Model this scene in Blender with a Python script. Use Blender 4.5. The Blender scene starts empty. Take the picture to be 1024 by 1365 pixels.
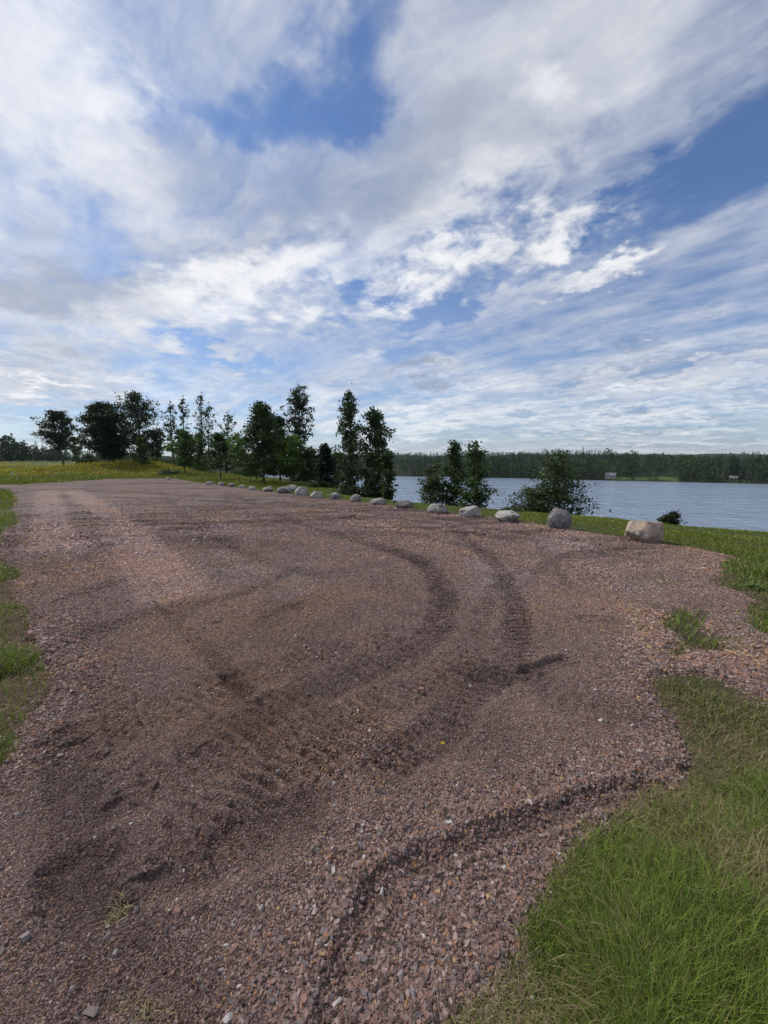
import bpy, math, random
import numpy as np
from math import radians as R
S = bpy.context.scene
COL = S.collection

# ------------------------------------------------------------------ camera, world, sun, exposure
F, CX, CY, HOR, EYE = 530.0, 512.0, 682.5, 612.0, 1.65
PITCH = math.atan((CY - HOR) / F)
cam_d = bpy.data.cameras.new('camera')
cam = bpy.data.objects.new('camera', cam_d)
COL.objects.link(cam)
cam.location = (0, 0, EYE)
cam.rotation_euler = (R(90) - PITCH, 0, 0)
cam_d.sensor_fit = 'HORIZONTAL'
cam_d.sensor_width = 36
cam_d.lens = 36 * F / 1024
cam_d.clip_start = 0.05
cam_d.clip_end = 9000
S.camera = cam

def ray(px, py):
    a, b = (px - CX) / F, -(py - CY) / F
    c, s = math.cos(PITCH), math.sin(PITCH)
    return np.array([a, c + b * s, -s + b * c])
def unz(px, py, z=0.0):
    d = ray(px, py)
    k = (z - EYE) / d[2]
    return d[0] * k, d[1] * k
def unY(px, py, Y):
    d = ray(px, py)
    return d[0] / d[1] * Y, EYE + d[2] / d[1] * Y
def azel(px, py):
    d = ray(px, py)
    d = d / np.linalg.norm(d)
    return math.degrees(math.atan2(d[0], d[1])), math.degrees(math.asin(d[2]))

SUN_EL, SUN_AZ = 48.0, -62.0       # degrees; azimuth from +Y towards +X
W = bpy.data.worlds.new('World')
S.world = W
W.use_nodes = True
NT = W.node_tree
NT.nodes.clear()

class NB:
    """tiny node-graph builder"""
    def __init__(s, nt): s.nt = nt
    def n(s, typ, **kw):
        x = s.nt.nodes.new(typ)
        for k, v in kw.items(): setattr(x, k, v)
        return x
    def put(s, sock, v):
        if v is None: return
        if isinstance(v, bpy.types.NodeSocket): s.nt.links.new(v, sock)
        elif isinstance(v, (tuple, list)):
            if sock.type == 'RGBA' and len(v) == 3: v = tuple(v) + (1,)
            sock.default_value = v
        else: sock.default_value = v
    def m(s, op, a, b=None, c=None, clamp=False):
        x = s.n('ShaderNodeMath', operation=op, use_clamp=clamp)
        s.put(x.inputs[0], a); s.put(x.inputs[1], b); s.put(x.inputs[2], c)
        return x.outputs[0]
    def vm(s, op, a, b=None, sc=None):
        x = s.n('ShaderNodeVectorMath', operation=op)
        s.put(x.inputs[0], a); s.put(x.inputs[1], b)
        if sc is not None: s.put(x.inputs['Scale'], sc)
        return x.outputs['Value'] if op in ('DOT_PRODUCT', 'LENGTH', 'DISTANCE') else x.outputs[0]
    def mix(s, f, a, b, mode='MIX'):
        x = s.n('ShaderNodeMix', data_type='RGBA', blend_type=mode)
        s.put(x.inputs[0], f); s.put(x.inputs[6], a); s.put(x.inputs[7], b)
        return x.outputs[2]
    def noise(s, vec, scale, detail=4, rough=.5, dist=0, w=None, lac=2.0):
        x = s.n('ShaderNodeTexNoise')
        x.noise_dimensions = '3D' if w is None else '4D'
        if w is not None: x.inputs['W'].default_value = w
        s.put(x.inputs['Vector'], vec); x.inputs['Scale'].default_value = scale
        x.inputs['Detail'].default_value = detail; x.inputs['Roughness'].default_value = rough
        x.inputs['Distortion'].default_value = dist; x.inputs['Lacunarity'].default_value = lac
        return x.outputs[0], x.outputs[1]
    def step(s, v, a, b, o0=0., o1=1., smooth=True):
        x = s.n('ShaderNodeMapRange', interpolation_type='SMOOTHSTEP' if smooth else 'LINEAR', clamp=True)
        s.put(x.inputs[0], v); s.put(x.inputs[1], a); s.put(x.inputs[2], b); s.put(x.inputs[3], o0); s.put(x.inputs[4], o1)
        return x.outputs[0]
    def mapping(s, v, loc=(0,0,0), rot=(0,0,0), sc=(1,1,1), typ='POINT'):
        x = s.n('ShaderNodeMapping', vector_type=typ)
        s.put(x.inputs[0], v); x.inputs[1].default_value = loc
        if typ != 'NORMAL': x.inputs[2].default_value = rot; x.inputs[3].default_value = sc
        return x.outputs[0]
    def xyz(s, x_, y_, z_=0.0):
        x = s.n('ShaderNodeCombineXYZ'); s.put(x.inputs[0], x_); s.put(x.inputs[1], y_); s.put(x.inputs[2], z_)
        return x.outputs[0]
    def sep(s, v):
        x = s.n('ShaderNodeSeparateXYZ'); s.put(x.inputs[0], v)
        return x.outputs

def build_world():
    b = NB(NT)
    D = b.n('ShaderNodeTexCoord').outputs['Generated']
    D = b.vm('NORMALIZE', D)
    x, y, z = b.sep(D)
    zc = b.m('MAXIMUM', z, 0.0)
    sky = b.n('ShaderNodeTexSky', sky_type='NISHITA')
    sky.sun_disc = False; sky.sun_elevation = R(SUN_EL); sky.sun_rotation = R(SUN_AZ)
    sky.air_density = 1.0; sky.dust_density = 0.6; sky.ozone_density = 2.0
    skyc = b.vm('MULTIPLY', sky.outputs[0], (0.58, .83, 1.14))
    # azimuth / elevation in degrees
    az = b.m('MULTIPLY', b.m('ARCTAN2', x, y), 180 / math.pi)
    el = b.m('MULTIPLY', b.m('ARCSINE', zc), 180 / math.pi)
    # cloud deck coordinates: where the view direction meets a flat layer
    k = b.m('DIVIDE', 1.0, b.m('ADD', zc, 0.15))
    P = b.xyz(b.m('MULTIPLY', x, k), b.m('MULTIPLY', y, k))
    n_w, c_w = b.noise(P, 1.6, 5, .55, w=3.1)
    Pw = b.vm('ADD', P, b.vm('SCALE', b.vm('SUBTRACT', c_w, (.5, .5, .5)), sc=0.5))
    # direction chart, wobbled so that edges are natural
    _, c_a = b.noise(P, 2.3, 5, .6, w=9.0)
    wob = b.vm('SCALE', b.vm('SUBTRACT', c_a, (.5, .5, .5)), sc=20.0)
    _, c_b = b.noise(P, 9.0, 4, .6, w=4.0)
    wob = b.vm('ADD', wob, b.vm('SCALE', b.vm('SUBTRACT', c_b, (.5, .5, .5)), sc=7.0))
    A = b.vm('ADD', b.xyz(az, el), wob)
    def blobs(lst):
        acc = None
        for (px, py, w_, h_, rot, amt) in lst:
            a0, e0 = azel(px, py)
            # local degrees per pixel
            d = ray(px, py); q = np.linalg.norm(d)
            ce = max(math.cos(R(e0)), .3)
            sx = w_ / F / q * 57.3 / ce ** .5 * 1.15; sy = h_ / F / q * 57.3
            v = b.mapping(A, (a0, e0, 0), (0, 0, R(rot)), (sx, sy, 1e6), 'TEXTURE')
            g = b.n('ShaderNodeTexGradient', gradient_type='SPHERICAL'); b.put(g.inputs[0], v)
            s_ = b.step(g.outputs['Fac'], 0., .85)
            acc = b.m('MULTIPLY_ADD', s_, amt, acc if acc is not None else 0.0)
        return acc
    # photo layout: + more cloud, - blue sky   (px, py, half width, half height, tilt, amount)
    cover = blobs([
        (400, 105, 105, 75, 10, -.55), (470, 70, 80, 70, 45, -.40), (300, 100, 70, 45, -20, -.2),
        (900, 250, 210, 85, 35, -.32), (800, 300, 150, 50, 25, -.35), (1010, 170, 120, 110, 40, -.38),
        (630, 390, 150, 30, 18, -.48), (470, 378, 70, 20, 10, -.30), (620, 320, 60, 20, 20, -.25), (580, 420, 90, 30, 14, -.2),
        (110, 300, 100, 50, -20, -.16), (285, 470, 75, 22, 0, -.45), (860, 430, 260, 50, 8, -.20), (990, 330, 120, 60, 15, -.15),
        (600, 450, 150, 40, 5, -.2), (520, 40, 60, 70, 60, -.12), (215, 560, 90, 22, 0, -.12),
        (60, 150, 260, 220, 0, .36), (600, 200, 280, 100, 20, .42), (760, 80, 270, 110, 20, .22), (60, 380, 200, 80, 0, .3), (30, 490, 200, 60, 0, .25),
        (300, 290, 160, 110, 20, .25), (330, 380, 220, 60, 15, .32), (740, 290, 85, 22, 12, .24), (545, 375, 85, 22, 18, .18),
        (790, 365, 90, 22, 14, .55), (110, 420, 220, 70, 0, .28), (550, 497, 70, 16, 3, .5),
        (900, 500, 240, 26, 4, .25), (700, 555, 420, 40, 2, .15), (60, 520, 120, 60, 0, .3),
        (650, 240, 120, 30, 22, .2)])
    f1, _ = b.noise(Pw, 1.3, 9, .60, w=1.7)
    Ps = b.mapping(b.mapping(b.vm('ADD', P, b.vm('SCALE', b.vm('SUBTRACT', c_w, (.5, .5, .5)), sc=.25)), rot=(0, 0, R(42))), sc=(.8, 2.9, 1))          # combed streaks
    f2, _ = b.noise(Ps, 1.5, 9, .64, .15, w=5.5)
    f3, _ = b.noise(Pw, 9.0, 6, .58, w=2.2)                            # small puffs
    pm = blobs([(745, 290, 170, 60, 12, 1.), (550, 370, 200, 60, 18, 1.), (200, 120, 150, 120, 0, .55), (680, 240, 130, 50, 20, .8), (330, 360, 200, 60, 15, .6)])
    pm = b.m('MINIMUM', pm, 1.0)
    t = b.m('MULTIPLY_ADD', b.m('SUBTRACT', f1, .5), .8, cover)
    t = b.m('MULTIPLY_ADD', b.m('SUBTRACT', f2, .5), 1.45, t)
    t = b.m('MULTIPLY_ADD', b.m('SUBTRACT', f3, .5), b.m('MULTIPLY_ADD', pm, 2.2, .35), t)
    t = b.m('ADD', t, .30)
    dens = b.step(t, -.35, .85, .05, 1.)
    hz = b.m('MAXIMUM', b.step(el, 0., 8., .55, 0.), b.step(el, 2., 34., .36, 0.))                                    # bright thick air low down
    dens = b.m('MAXIMUM', dens, hz)
    dens = b.m('MULTIPLY', dens, .95)
    # brightness of the cloud
    lit = blobs([
        (80, 130, 230, 190, 0, .42), (240, 90, 70, 60, 0, .2), (360, 375, 230, 45, 15, .5), (740, 290, 90, 30, 12, .3), (545, 375, 120, 35, 18, .35),
        (790, 362, 80, 20, 14, .35), (80, 515, 70, 14, 0, .5), (718, 100, 55, 45, 0, .35), (250, 520, 120, 24, 5, .2), (900, 540, 260, 14, 3, .35),
        (560, 570, 60, 22, 0, .45), (620, 520, 120, 12, 3, .3), (980, 600, 60, 14, 0, .4),
        (470, 235, 260, 85, 20, -.36), (650, 150, 200, 90, 20, -.15), (60, 380, 150, 70, 10, -.32), (250, 210, 120, 70, 0, -.2), (548, 497, 70, 15, 3, -.6), (120, 560, 200, 30, 0, -.15),
        (880, 480, 230, 18, 4, -.30), (760, 580, 240, 12, 2, -.22), (40, 470, 140, 26, 0, -.2), (860, 70, 160, 70, 20, .05), (150, 60, 200, 90, 0, .2), (500, 560, 300, 30, 0, .2), (150, 590, 250, 25, 0, .25), (930, 570, 160, 14, 2, -.25)])
    g1, _ = b.noise(Pw, 2.2, 8, .58, w=7.7)
    L = b.m('MULTIPLY_ADD', b.m('SUBTRACT', g1, .5), .85, lit)
    L = b.m('MULTIPLY_ADD', b.m('SUBTRACT', f3, .5), b.m('MULTIPLY_ADD', pm, .9, .45), L)
    L = b.m('MULTIPLY_ADD', b.m('SUBTRACT', f2, .5), .55, L)
    L = b.m('ADD', L, .56)
    Lc = b.step(L, -.05, 1.15)
    ccol = b.mix(Lc, (.38, .43, .54), (.95, .955, .97))
    skys = b.vm('SCALE', skyc, sc=0.10)
    col = b.mix(dens, skys, ccol)
    below = b.step(z, -.02, 0.)
    col = b.mix(below, (.10, .11, .10), col)
    bg = b.n('ShaderNodeBackground'); b.put(bg.inputs[0], col); bg.inputs[1].default_value = 1.0
    o = b.n('ShaderNodeOutputWorld'); NT.links.new(bg.outputs[0], o.inputs[0])
build_world()
W.cycles.sampling_method = 'MANUAL'
W.cycles.sample_map_resolution = 512

sun_d = bpy.data.lights.new('sun', 'SUN')
sun_d.energy = 3.0; sun_d.angle = R(6); sun_d.color = (1, .95, .88)
sun = bpy.data.objects.new('sun', sun_d); COL.objects.link(sun)
sun.rotation_euler = (R(90 - SUN_EL), 0, R(180 - SUN_AZ))   # shines from azimuth SUN_AZ
S.view_settings.view_transform = 'Standard'
S.view_settings.look = 'None'
S.view_settings.exposure = 0.0
S.view_settings.gamma = 1.0
S.render.resolution_x, S.render.resolution_y = 768, 1024

# ------------------------------------------------------------------ helpers
def tag(o, label=None, cat=None, group=None, kind=None):
    if label: o['label'] = label
    if cat: o['category'] = cat
    if group: o['group'] = group
    if kind: o['kind'] = kind
    return o

def npmesh(name, V, T, mat, parent=None, smooth=False, col=None, cname='Col'):
    me = bpy.data.meshes.new(name)
    V = np.asarray(V, np.float32); T = np.asarray(T, np.int32)
    k = T.shape[1]
    me.vertices.add(len(V)); me.vertices.foreach_set('co', V.ravel())
    me.loops.add(T.size); me.loops.foreach_set('vertex_index', T.ravel())
    me.polygons.add(len(T)); me.polygons.foreach_set('loop_start', np.arange(0, T.size, k, dtype=np.int32))
    me.polygons.foreach_set('use_smooth', np.full(len(T), smooth))
    me.update(calc_edges=True)
    if col is not None:
        for nm, c in (col.items() if isinstance(col, dict) else [(cname, col)]):
            at = me.color_attributes.new(nm, 'FLOAT_COLOR', 'POINT')
            c = np.asarray(c, np.float32)
            if c.shape[1] == 3: c = np.concatenate([c, np.ones((len(c), 1), np.float32)], 1)
            at.data.foreach_set('color', c.ravel())
    me.materials.append(mat)
    o = bpy.data.objects.new(name, me); COL.objects.link(o)
    if parent: o.parent = parent
    return o

_tab = np.random.default_rng(77).random((256, 256)).astype(np.float32)
def vnoise(x, y):
    xi = np.floor(x).astype(np.int64); yi = np.floor(y).astype(np.int64)
    fx = x - xi; fy = y - yi
    fx = fx * fx * (3 - 2 * fx); fy = fy * fy * (3 - 2 * fy)
    a = _tab[xi & 255, yi & 255]; b_ = _tab[(xi + 1) & 255, yi & 255]
    c = _tab[xi & 255, (yi + 1) & 255]; d = _tab[(xi + 1) & 255, (yi + 1) & 255]
    return (a * (1 - fx) + b_ * fx) * (1 - fy) + (c * (1 - fx) + d * fx) * fy
def fbm(x, y, f=1., o=4, g=.5, s=0.):
    r = 0; a = 1; t = 0
    for i in range(o):
        r = r + a * vnoise(x * f + 17.3 * i + s, y * f - 9.1 * i + s * 1.7); t += a; a *= g; f *= 2.03
    return r / t
def sst(v, a, b):
    t = np.clip((v - a) / (b - a), 0, 1)
    return t * t * (3 - 2 * t)

def seg_field(x, y, pts):
    """distance to polyline, arc length of nearest point, side"""
    best = np.full(x.shape, 1e9); arc = np.zeros(x.shape); side = np.zeros(x.shape); L = 0
    for (x0, y0), (x1, y1) in zip(pts[:-1], pts[1:]):
        dx, dy = x1 - x0, y1 - y0; l2 = dx * dx + dy * dy; l = math.sqrt(l2)
        t = np.clip(((x - x0) * dx + (y - y0) * dy) / l2, 0, 1)
        ex = x - x0 - t * dx; ey = y - y0 - t * dy
        d = np.hypot(ex, ey); m = d < best
        best = np.where(m, d, best); arc = np.where(m, L + t * l, arc)
        side = np.where(m, np.sign(dx * ey - dy * ex), side); L += l
    return best, arc, side
def seg_near(x, y, pts, reach):
    """seg_field, worked out only within reach of the polyline"""
    p = np.array(pts)
    m = (x > p[:, 0].min() - reach) & (x < p[:, 0].max() + reach) & (y > p[:, 1].min() - reach) & (y < p[:, 1].max() + reach)
    # reject further, cell by cell of a coarse distance grid
    d = np.full(x.shape, 1e3); a = np.zeros(x.shape); s = np.zeros(x.shape)
    if m.any():
        d_, a_, s_ = seg_field(x[m].astype(np.float32), y[m].astype(np.float32), pts)
        d[m] = d_; a[m] = a_; s[m] = s_
    return d, a, s
def poly_sdf(x, y, pts):
    """negative inside"""
    d, _, _ = seg_field(x, y, list(pts) + [pts[0]])
    ins = np.zeros(x.shape, bool)
    n = len(pts)
    for i in range(n):
        x0, y0 = pts[i]; x1, y1 = pts[(i + 1) % n]
        if y0 == y1: continue
        c = ((y0 > y) != (y1 > y)) & (x < (x1 - x0) * (y - y0) / (y1 - y0) + x0)
        ins ^= c
    return np.where(ins, -d, d)
def smooth_poly(pts, n=8):
    """Catmull-Rom"""
    P = [2 * np.array(pts[0]) - np.array(pts[1])] + [np.array(p) for p in pts] + [2 * np.array(pts[-1]) - np.array(pts[-2])]
    out = []
    for i in range(1, len(P) - 2):
        for k in range(n):
            t = k / n
            out.append(tuple(.5 * ((2 * P[i]) + (P[i+1] - P[i-1]) * t + (2*P[i-1] - 5*P[i] + 4*P[i+1] - P[i+2]) * t*t + (3*P[i] - P[i-1] - 3*P[i+1] + P[i+2]) * t**3)))
    out.append(tuple(P[-2]))
    return out

# ------------------------------------------------------------------ site plan (metres)
WATER = -12.35
lot_px = [(600, 1365), (640, 1332), (690, 1290), (728, 1240), (755, 1195), (795, 1148), (845, 1100), (880, 1072), (928, 1068), (926, 1035), (905, 992),
          (898, 962), (872, 938), (872, 902), (930, 900), (975, 918), (1040, 950), (1080, 900), (1040, 862), (1000, 840), (1008, 812), (995, 792), (952, 780), (958, 758), (985, 743),
          (940, 735), (905, 729), (865, 724), (800, 713), (750, 705), (700, 697), (640, 689), (560, 680), (480, 669), (430, 663.5),
          (370, 657), (330, 652), (280, 645), (230, 639), (150, 640), (80, 643), (30, 646), (-60, 647), (-60, 652), (0, 652), (20, 656), (22, 680), (22, 700), (4, 712),
          (6, 735), (16, 760), (26, 800), (45, 850), (66, 885), (72, 925), (40, 960), (0, 1020)]
LOT = [unz(*p) for p in lot_px] + [(-3.3, 1.6), (-4.5, -3.5), (-.6, -3.5), (-.1, .2)]
island_px = [(885, 828), (905, 818), (935, 822), (940, 845), (972, 858), (975, 872), (930, 872), (900, 890), (880, 870), (905, 850), (888, 842)]
ISLE = [unz(*p) for p in island_px]
crest = [(26, -30), (17, -4), (13.2, 3.5)] + [unz(*p) for p in [(1090, 724), (1024, 717), (900, 706), (800, 694.5), (700, 687), (640, 682), (560, 674.5), (500, 669), (450, 663), (400, 657)]] + [(-3.5, 24), (-9, 34), (-24, 50), (-58, 92), (-125, 200), (-260, 420)]
LAND = crest + [(-400, 700), (-3000, 700), (-3000, -1500), (26, -1500)]
fshore = [unz(px, py, WATER) for px, py in [(200, 633), (290, 633), (380, 633.5), (450, 634.2), (520, 634.8), (600, 636), (700, 638), (800, 640.5), (900, 642.5), (1024, 645.5)]]
FAR = [(-500, 600)] + fshore + [(400, 180), (700, 60), (3000, -100), (3000, 3000), (-3000, 3000), (-3000, 800)]

def lot_sdf(x, y):
    d = poly_sdf(x, y, LOT)
    i = poly_sdf(x, y, ISLE)
    r = np.hypot(x, y)
    n = (fbm(x, y, 2.2, 5, .68, 3.) - .5) * 1.35
    return np.maximum(d, -i) + n * (.10 + .018 * np.minimum(r, 30))

def terrain(x, y):
    s = poly_sdf(x, y, LAND)
    f = poly_sdf(x, y, FAR)
    sp = np.maximum(s, 0)
    near = -np.where(sp < 4, .05 * sp * sp, .8 + (sp - 4) * .36)
    # field rises gently at the back left
    back = sst(y, 27, 46) * sst(-s, 2, 14)
    near = near + .42 * back * (1 + .8 * (fbm(x, y, .08, 2) - .5)) + .006 * np.clip(y - 45, 0, 60) * sst(-s, 5, 30)
    mound = np.exp(-(((x + 24.5) / 8) ** 2 + ((y - 43) / 6) ** 2)) * 1.25
    near = near + mound * sst(-s, 0, 6)
    near = near + .05 * (fbm(x, y, .6, 3) - .5) * sst(np.abs(s), 0, 3) + .15 * (fbm(x, y, .2, 2) - .5) * sst(sp, 1, 8)
    near = np.maximum(near, -17)
    d = np.maximum(-f, 0)
    hill = (WATER + .12 * np.minimum(d, 12) + .052 * np.clip(d - 12, 0, 130) + .016 * np.clip(d - 142, 0, 900)) 
    hill = hill + (fbm(x, y, .006, 3, s=5.) - .5) * 27 * sst(d, 30, 260)
    right = sst(x / np.maximum(y, 1), .25, .95)
    hill = hill - right * 3.0 * sst(d, 60, 200)
    far = np.where(f > 0, -17 + np.maximum(0, 4.6 - f * .15), hill)
    return np.maximum(near, far)

# tyre tracks, ruts and banks in the gravel: px polyline, half width m, depth m, ripple m, dark
TR = [
 ([(520, 735), (560, 750), (592, 785), (590, 830), (556, 868), (500, 895), (440, 915), (360, 945), (280, 985)], .17, -.020, .010, .75),
 ([(600, 700), (650, 745), (688, 800), (695, 850), (680, 895), (630, 930), (580, 985), (520, 1040)], .15, -.018, .010, .60),
 ([(620, 900), (700, 905), (790, 955), (860, 965)], .16, -.01, .004, .45),
 ([(700, 898), (725, 893), (752, 884)], .06, -.03, 0, .8),
 ([(62, 655), (66, 690), (75, 730)], .34, -.012, .0, -2.4),
 ([(100, 655), (150, 690), (190, 735), (230, 790)], .34, -.012, .0, -2.2),
 ([(168, 735), (185, 765), (212, 800), (250, 850), (330, 930)], .06, -.025, 0, .45),
 ([(90, 985), (105, 1080), (108, 1160), (130, 1230), (190, 1310), (250, 1400)], .12, -.022, .0, .95),
 ([(105, 1170), (170, 1180), (240, 1165), (330, 1130), (400, 1095)], .13, -.02, .0, .55),
 ([(70, 735), (150, 728), (220, 722)], .12, -.01, 0, .55),
 ([(440, 1400), (462, 1290), (492, 1215), (540, 1165), (620, 1132), (700, 1105), (790, 1075), (860, 1050)], .05, -.015, .0, .35),
 ([(130, 980), (230, 950), (330, 905), (420, 880), (520, 850)], .24, -.008, .012, .12),
 ([(180, 1060), (300, 1010), (420, 970), (520, 940)], .20, -.008, .014, .12),
 ([(220, 1150), (360, 1080), (480, 1020), (600, 985)], .20, -.006, .014, .10),
 ([(300, 830), (420, 800), (520, 780)], .22, -.006, .010, -.12),
 ([(780, 830), (820, 832)], .10, -.02, 0, .5), ([(300, 905), (322, 925)], .07, -.02, 0, .6), ([(360, 830), (390, 815)], .14, -.02, 0, .45),
 ([(760, 745), (800, 742)], .18, -.015, 0, .5), ([(715, 770), (730, 740), (700, 715), (640, 705)], .10, -.012, .004, .55),
 ([(760, 785), (740, 750), (790, 735), (860, 735)], .09, -.012, .004, .5), ([(850, 740), (760, 722), (660, 708), (560, 697), (460, 687)], .14, -.015, .0, .6),
 ([(860, 752), (760, 730), (650, 716), (560, 705), (430, 694)], .13, -.012, .0, .6), ([(620, 697), (500, 684), (400, 676), (280, 668), (160, 664)], .20, -.016, .0, .7),
 ([(480, 682), (360, 670), (240, 660), (120, 655)], .24, -.016, .0, .7), ([(700, 760), (660, 790), (640, 850)], .10, -.01, .006, .2),
 ([(660, 740), (560, 715), (430, 700), (300, 700), (190, 715), (110, 745)], .14, -.012, .005, .5), ([(690, 725), (560, 702), (420, 688), (280, 684), (150, 692)], .16, -.014, .0, .6),
 ([(210, 652), (250, 690), (330, 740), (430, 770)], .15, -.012, .006, .5), ([(300, 655), (380, 690), (500, 730), (560, 750)], .15, -.012, .006, .5), ([(90, 800), (200, 770), (330, 750)], .14, -.010, .008, .2),
 ([(60, 870), (170, 830), (300, 800), (400, 760)], .14, -.010, .010, .16), ([(640, 880), (560, 930), (450, 980), (350, 1040), (250, 1120)], .18, -.008, .013, .15), ([(130, 900), (160, 960), (180, 1060)], .14, -.008, .004, .2),
 ([(740, 820), (880, 835)], .25, .012, 0, -.1), ([(780, 790), (870, 778), (950, 776)], .22, .0, 0, .18),
]
TRW = []
for pts, w_, dp, rp, dk in TR:
    TRW.append((smooth_poly([unz(*p) for p in pts], 3), w_, dp, rp, dk))
STEP = smooth_poly([unz(*p) for p in [(430, 1420), (455, 1290), (488, 1212), (540, 1162), (620, 1128), (700, 1100), (790, 1070), (870, 1045), (905, 1030)]], 6)

def gravel_fields(x, y):
    """relief (m, on top of the terrain) and masks: dark, warm, pale"""
    r = np.hypot(x, y)
    sd = lot_sdf(x, y)
    edge = sst(-sd, -.10, .10)
    h = -.032 + .058 * edge
    h = h + .035 * (fbm(x, y, .5, 3, s=11.) - .5) * edge
    h = h + .013 * (fbm(x, y, 2.6, 4, .55, 4.) - .5) * edge
    h = h + .012 * (fbm(x, y, 13, 3, .6, 4.) - .5) * edge
    dark = np.zeros(x.shape); wob = (fbm(x, y, 1.3, 3, s=21.) - .5) * .22
    rag = (fbm(x, y, 9, 3, .6, s=31.) - .5)
    n = fbm(x, y, 1.9, 4, .6, s=41.); rn = .5 + fbm(x, y, 3, 2, s=7.)
    for pts, w_, dp, rp, dk in TRW:
        d, a, sd_ = seg_near(x + wob * .4, y - wob * .3, pts, w_ * 2.5)
        d = d + rag * w_ * .9
        g = 1 - sst(d, w_ * .45, w_ * 1.2)
        gw = 1 - sst(d, w_ * .3, w_ * 1.7)
        rim = np.exp(-((d - w_ * 1.35) / (w_ * .3)) ** 2)
        h = h + dp * g + abs(dp) * .45 * rim
        if rp: h = h + 1.25 * rp * g * np.sin(a * 2 * math.pi / .085 + 9 * wob + sd_ * d * 16) * rn
        dark = dark + (dk * .8 if dk > 0 else dk) * gw * (.25 + 1.2 * n)
    # the low step along the near right edge: sunk on the lawn side
    d, a, sd_ = seg_field(x, y, STEP)
    d = np.where(a > .01, d, 9); 
    sgn = sd_ * (d + rag * .05)
    # left side of travel (up-left) is the higher sheet
    inlen = sst(a, .0, .5) * (1 - sst(d, .6, 1.2))
    h = h + (.012 + .026 * fbm(x, y, 1.7, 2, s=93.)) * inlen * (sst(sgn, -.05, .07) - .3) * edge
    dark = dark + .40 * inlen * np.exp(-((sgn + .03) / .06) ** 2) * n * 1.3
    warm = sst(fbm(x, y, .9, 4, .6, 51.), .50, .72)
    pale = sst(fbm(x, y, .55, 4, .55, 61.), .56, .80) * .6
    # loose long scrape lines across the far half
    ln = fbm(x * .35 + y * .10, y * 1.9 - x * .25, 1.6, 4, .6, 71.)
    h = h + .07 * (ln - .5) * sst(r, 5, 12) * edge
    dark = dark + 1.0 * (sst(ln, .52, .70) - .5 * sst(-ln, -.46, -.30)) * sst(r, 5, 12)
    dark = dark + .30 * sst(fbm(x, y, 1.5, 4, .6, 81.), .54, .78)
    return h, dark, warm, pale, sd, edge

# ------------------------------------------------------------------ materials
def mat(name):
    m_ = bpy.data.materials.new(name); m_.use_nodes = True
    nt = m_.node_tree
    b = NB(nt); bs = nt.nodes['Principled BSDF']
    return m_, b, bs
def attr(b, nm='Col'):
    a = b.n('ShaderNodeAttribute'); a.attribute_name = nm
    return a.outputs['Color']
def bump(b, h, strength, dist, nrm=None):
    x = b.n('ShaderNodeBump'); x.inputs['Strength'].default_value = strength; x.inputs['Distance'].default_value = dist
    b.put(x.inputs['Height'], h)
    if nrm is not None: b.put(x.inputs['Normal'], nrm)
    return x.outputs[0]

def gravel_material():
    m_, b, bs = mat('gravel')
    P = b.n('ShaderNodeTexCoord').outputs['Object']
    k = b.sep(attr(b, 'mask'))                # dark, warm, pale
    _, cw = b.noise(P, 60, 2)
    Pw = b.vm('ADD', P, b.vm('SCALE', b.vm('SUBTRACT', cw, (.5, .5, .5)), sc=.012))
    def vor(scale, f='F1'):
        v = b.n('ShaderNodeTexVoronoi'); v.feature = f
        b.put(v.inputs['Vector'], Pw); v.inputs['Scale'].default_value = scale
        return v
    v1 = vor(85); v2 = vor(34); v3 = vor(14)
    rc = b.sep(v1.outputs['Color']); rc2 = b.sep(v2.outputs['Color']); rc3 = b.sep(v3.outputs['Color'])
    rv = b.m('MULTIPLY_ADD', rc[0], .5, b.m('MULTIPLY_ADD', rc2[0], .32, b.m('MULTIPLY', rc3[1], .18)))
    cr = b.n('ShaderNodeValToRGB'); b.put(cr.inputs[0], rv)
    e = cr.color_ramp.elements
    e[0].position = .12; e[0].color = (.070, .048, .042, 1)
    e[1].position = .88; e[1].color = (.38, .29, .255, 1)
    for p, c in ((.38, (.140, .096, .083)), (.6, (.205, .145, .126)), (.76, (.27, .20, .175))):
        q = e.new(p); q.color = c + (1,)
    base = cr.outputs[0]
    warmc = b.mix(rc[1], (.28, .165, .095), (.19, .12, .085))
    base = b.mix(b.m('MULTIPLY', k[1], b.step(rc2[2], .1, .9, .15, .75)), base, warmc)
    palec = b.mix(rc[2], (.20, .165, .16), (.33, .28, .265))
    base = b.mix(b.m('MULTIPLY', k[2], b.step(rc[1], .2, .9, .15, .75)), base, palec)
    n, _ = b.noise(P, .7, 5, .6)
    n2, _ = b.noise(P, 5.5, 4, .65)
    mul = b.m('MULTIPLY_ADD', b.m('SUBTRACT', n, .5), .55, 1.0)
    mul = b.m('MULTIPLY', mul, b.m('MULTIPLY_ADD', b.m('SUBTRACT', n2, .5), .8, 1.0))
    mul = b.m('MULTIPLY', mul, b.step(k[0], -1.1, 1.1, 1.50, .50, False))
    base = b.vm('MULTIPLY', b.vm('SCALE', base, sc=mul), (.98, .965, .955))
    b.put(bs.inputs['Base Color'], base)
    bs.inputs['Roughness'].default_value = .85
    bs.inputs['Specular IOR Level'].default_value = .25
    h = b.m('MULTIPLY_ADD', v1.outputs['Distance'], -.45, b.m('MULTIPLY', v2.outputs['Distance'], -.9))
    h = b.m('MULTIPLY_ADD', n2, .8, h)
    h = b.m('MULTIPLY_ADD', b.noise(P, 26, 5, .7)[0], 1.2, h)
    b.put(bs.inputs['Normal'], bump(b, h, 1.0, .022))
    return m_

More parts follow.
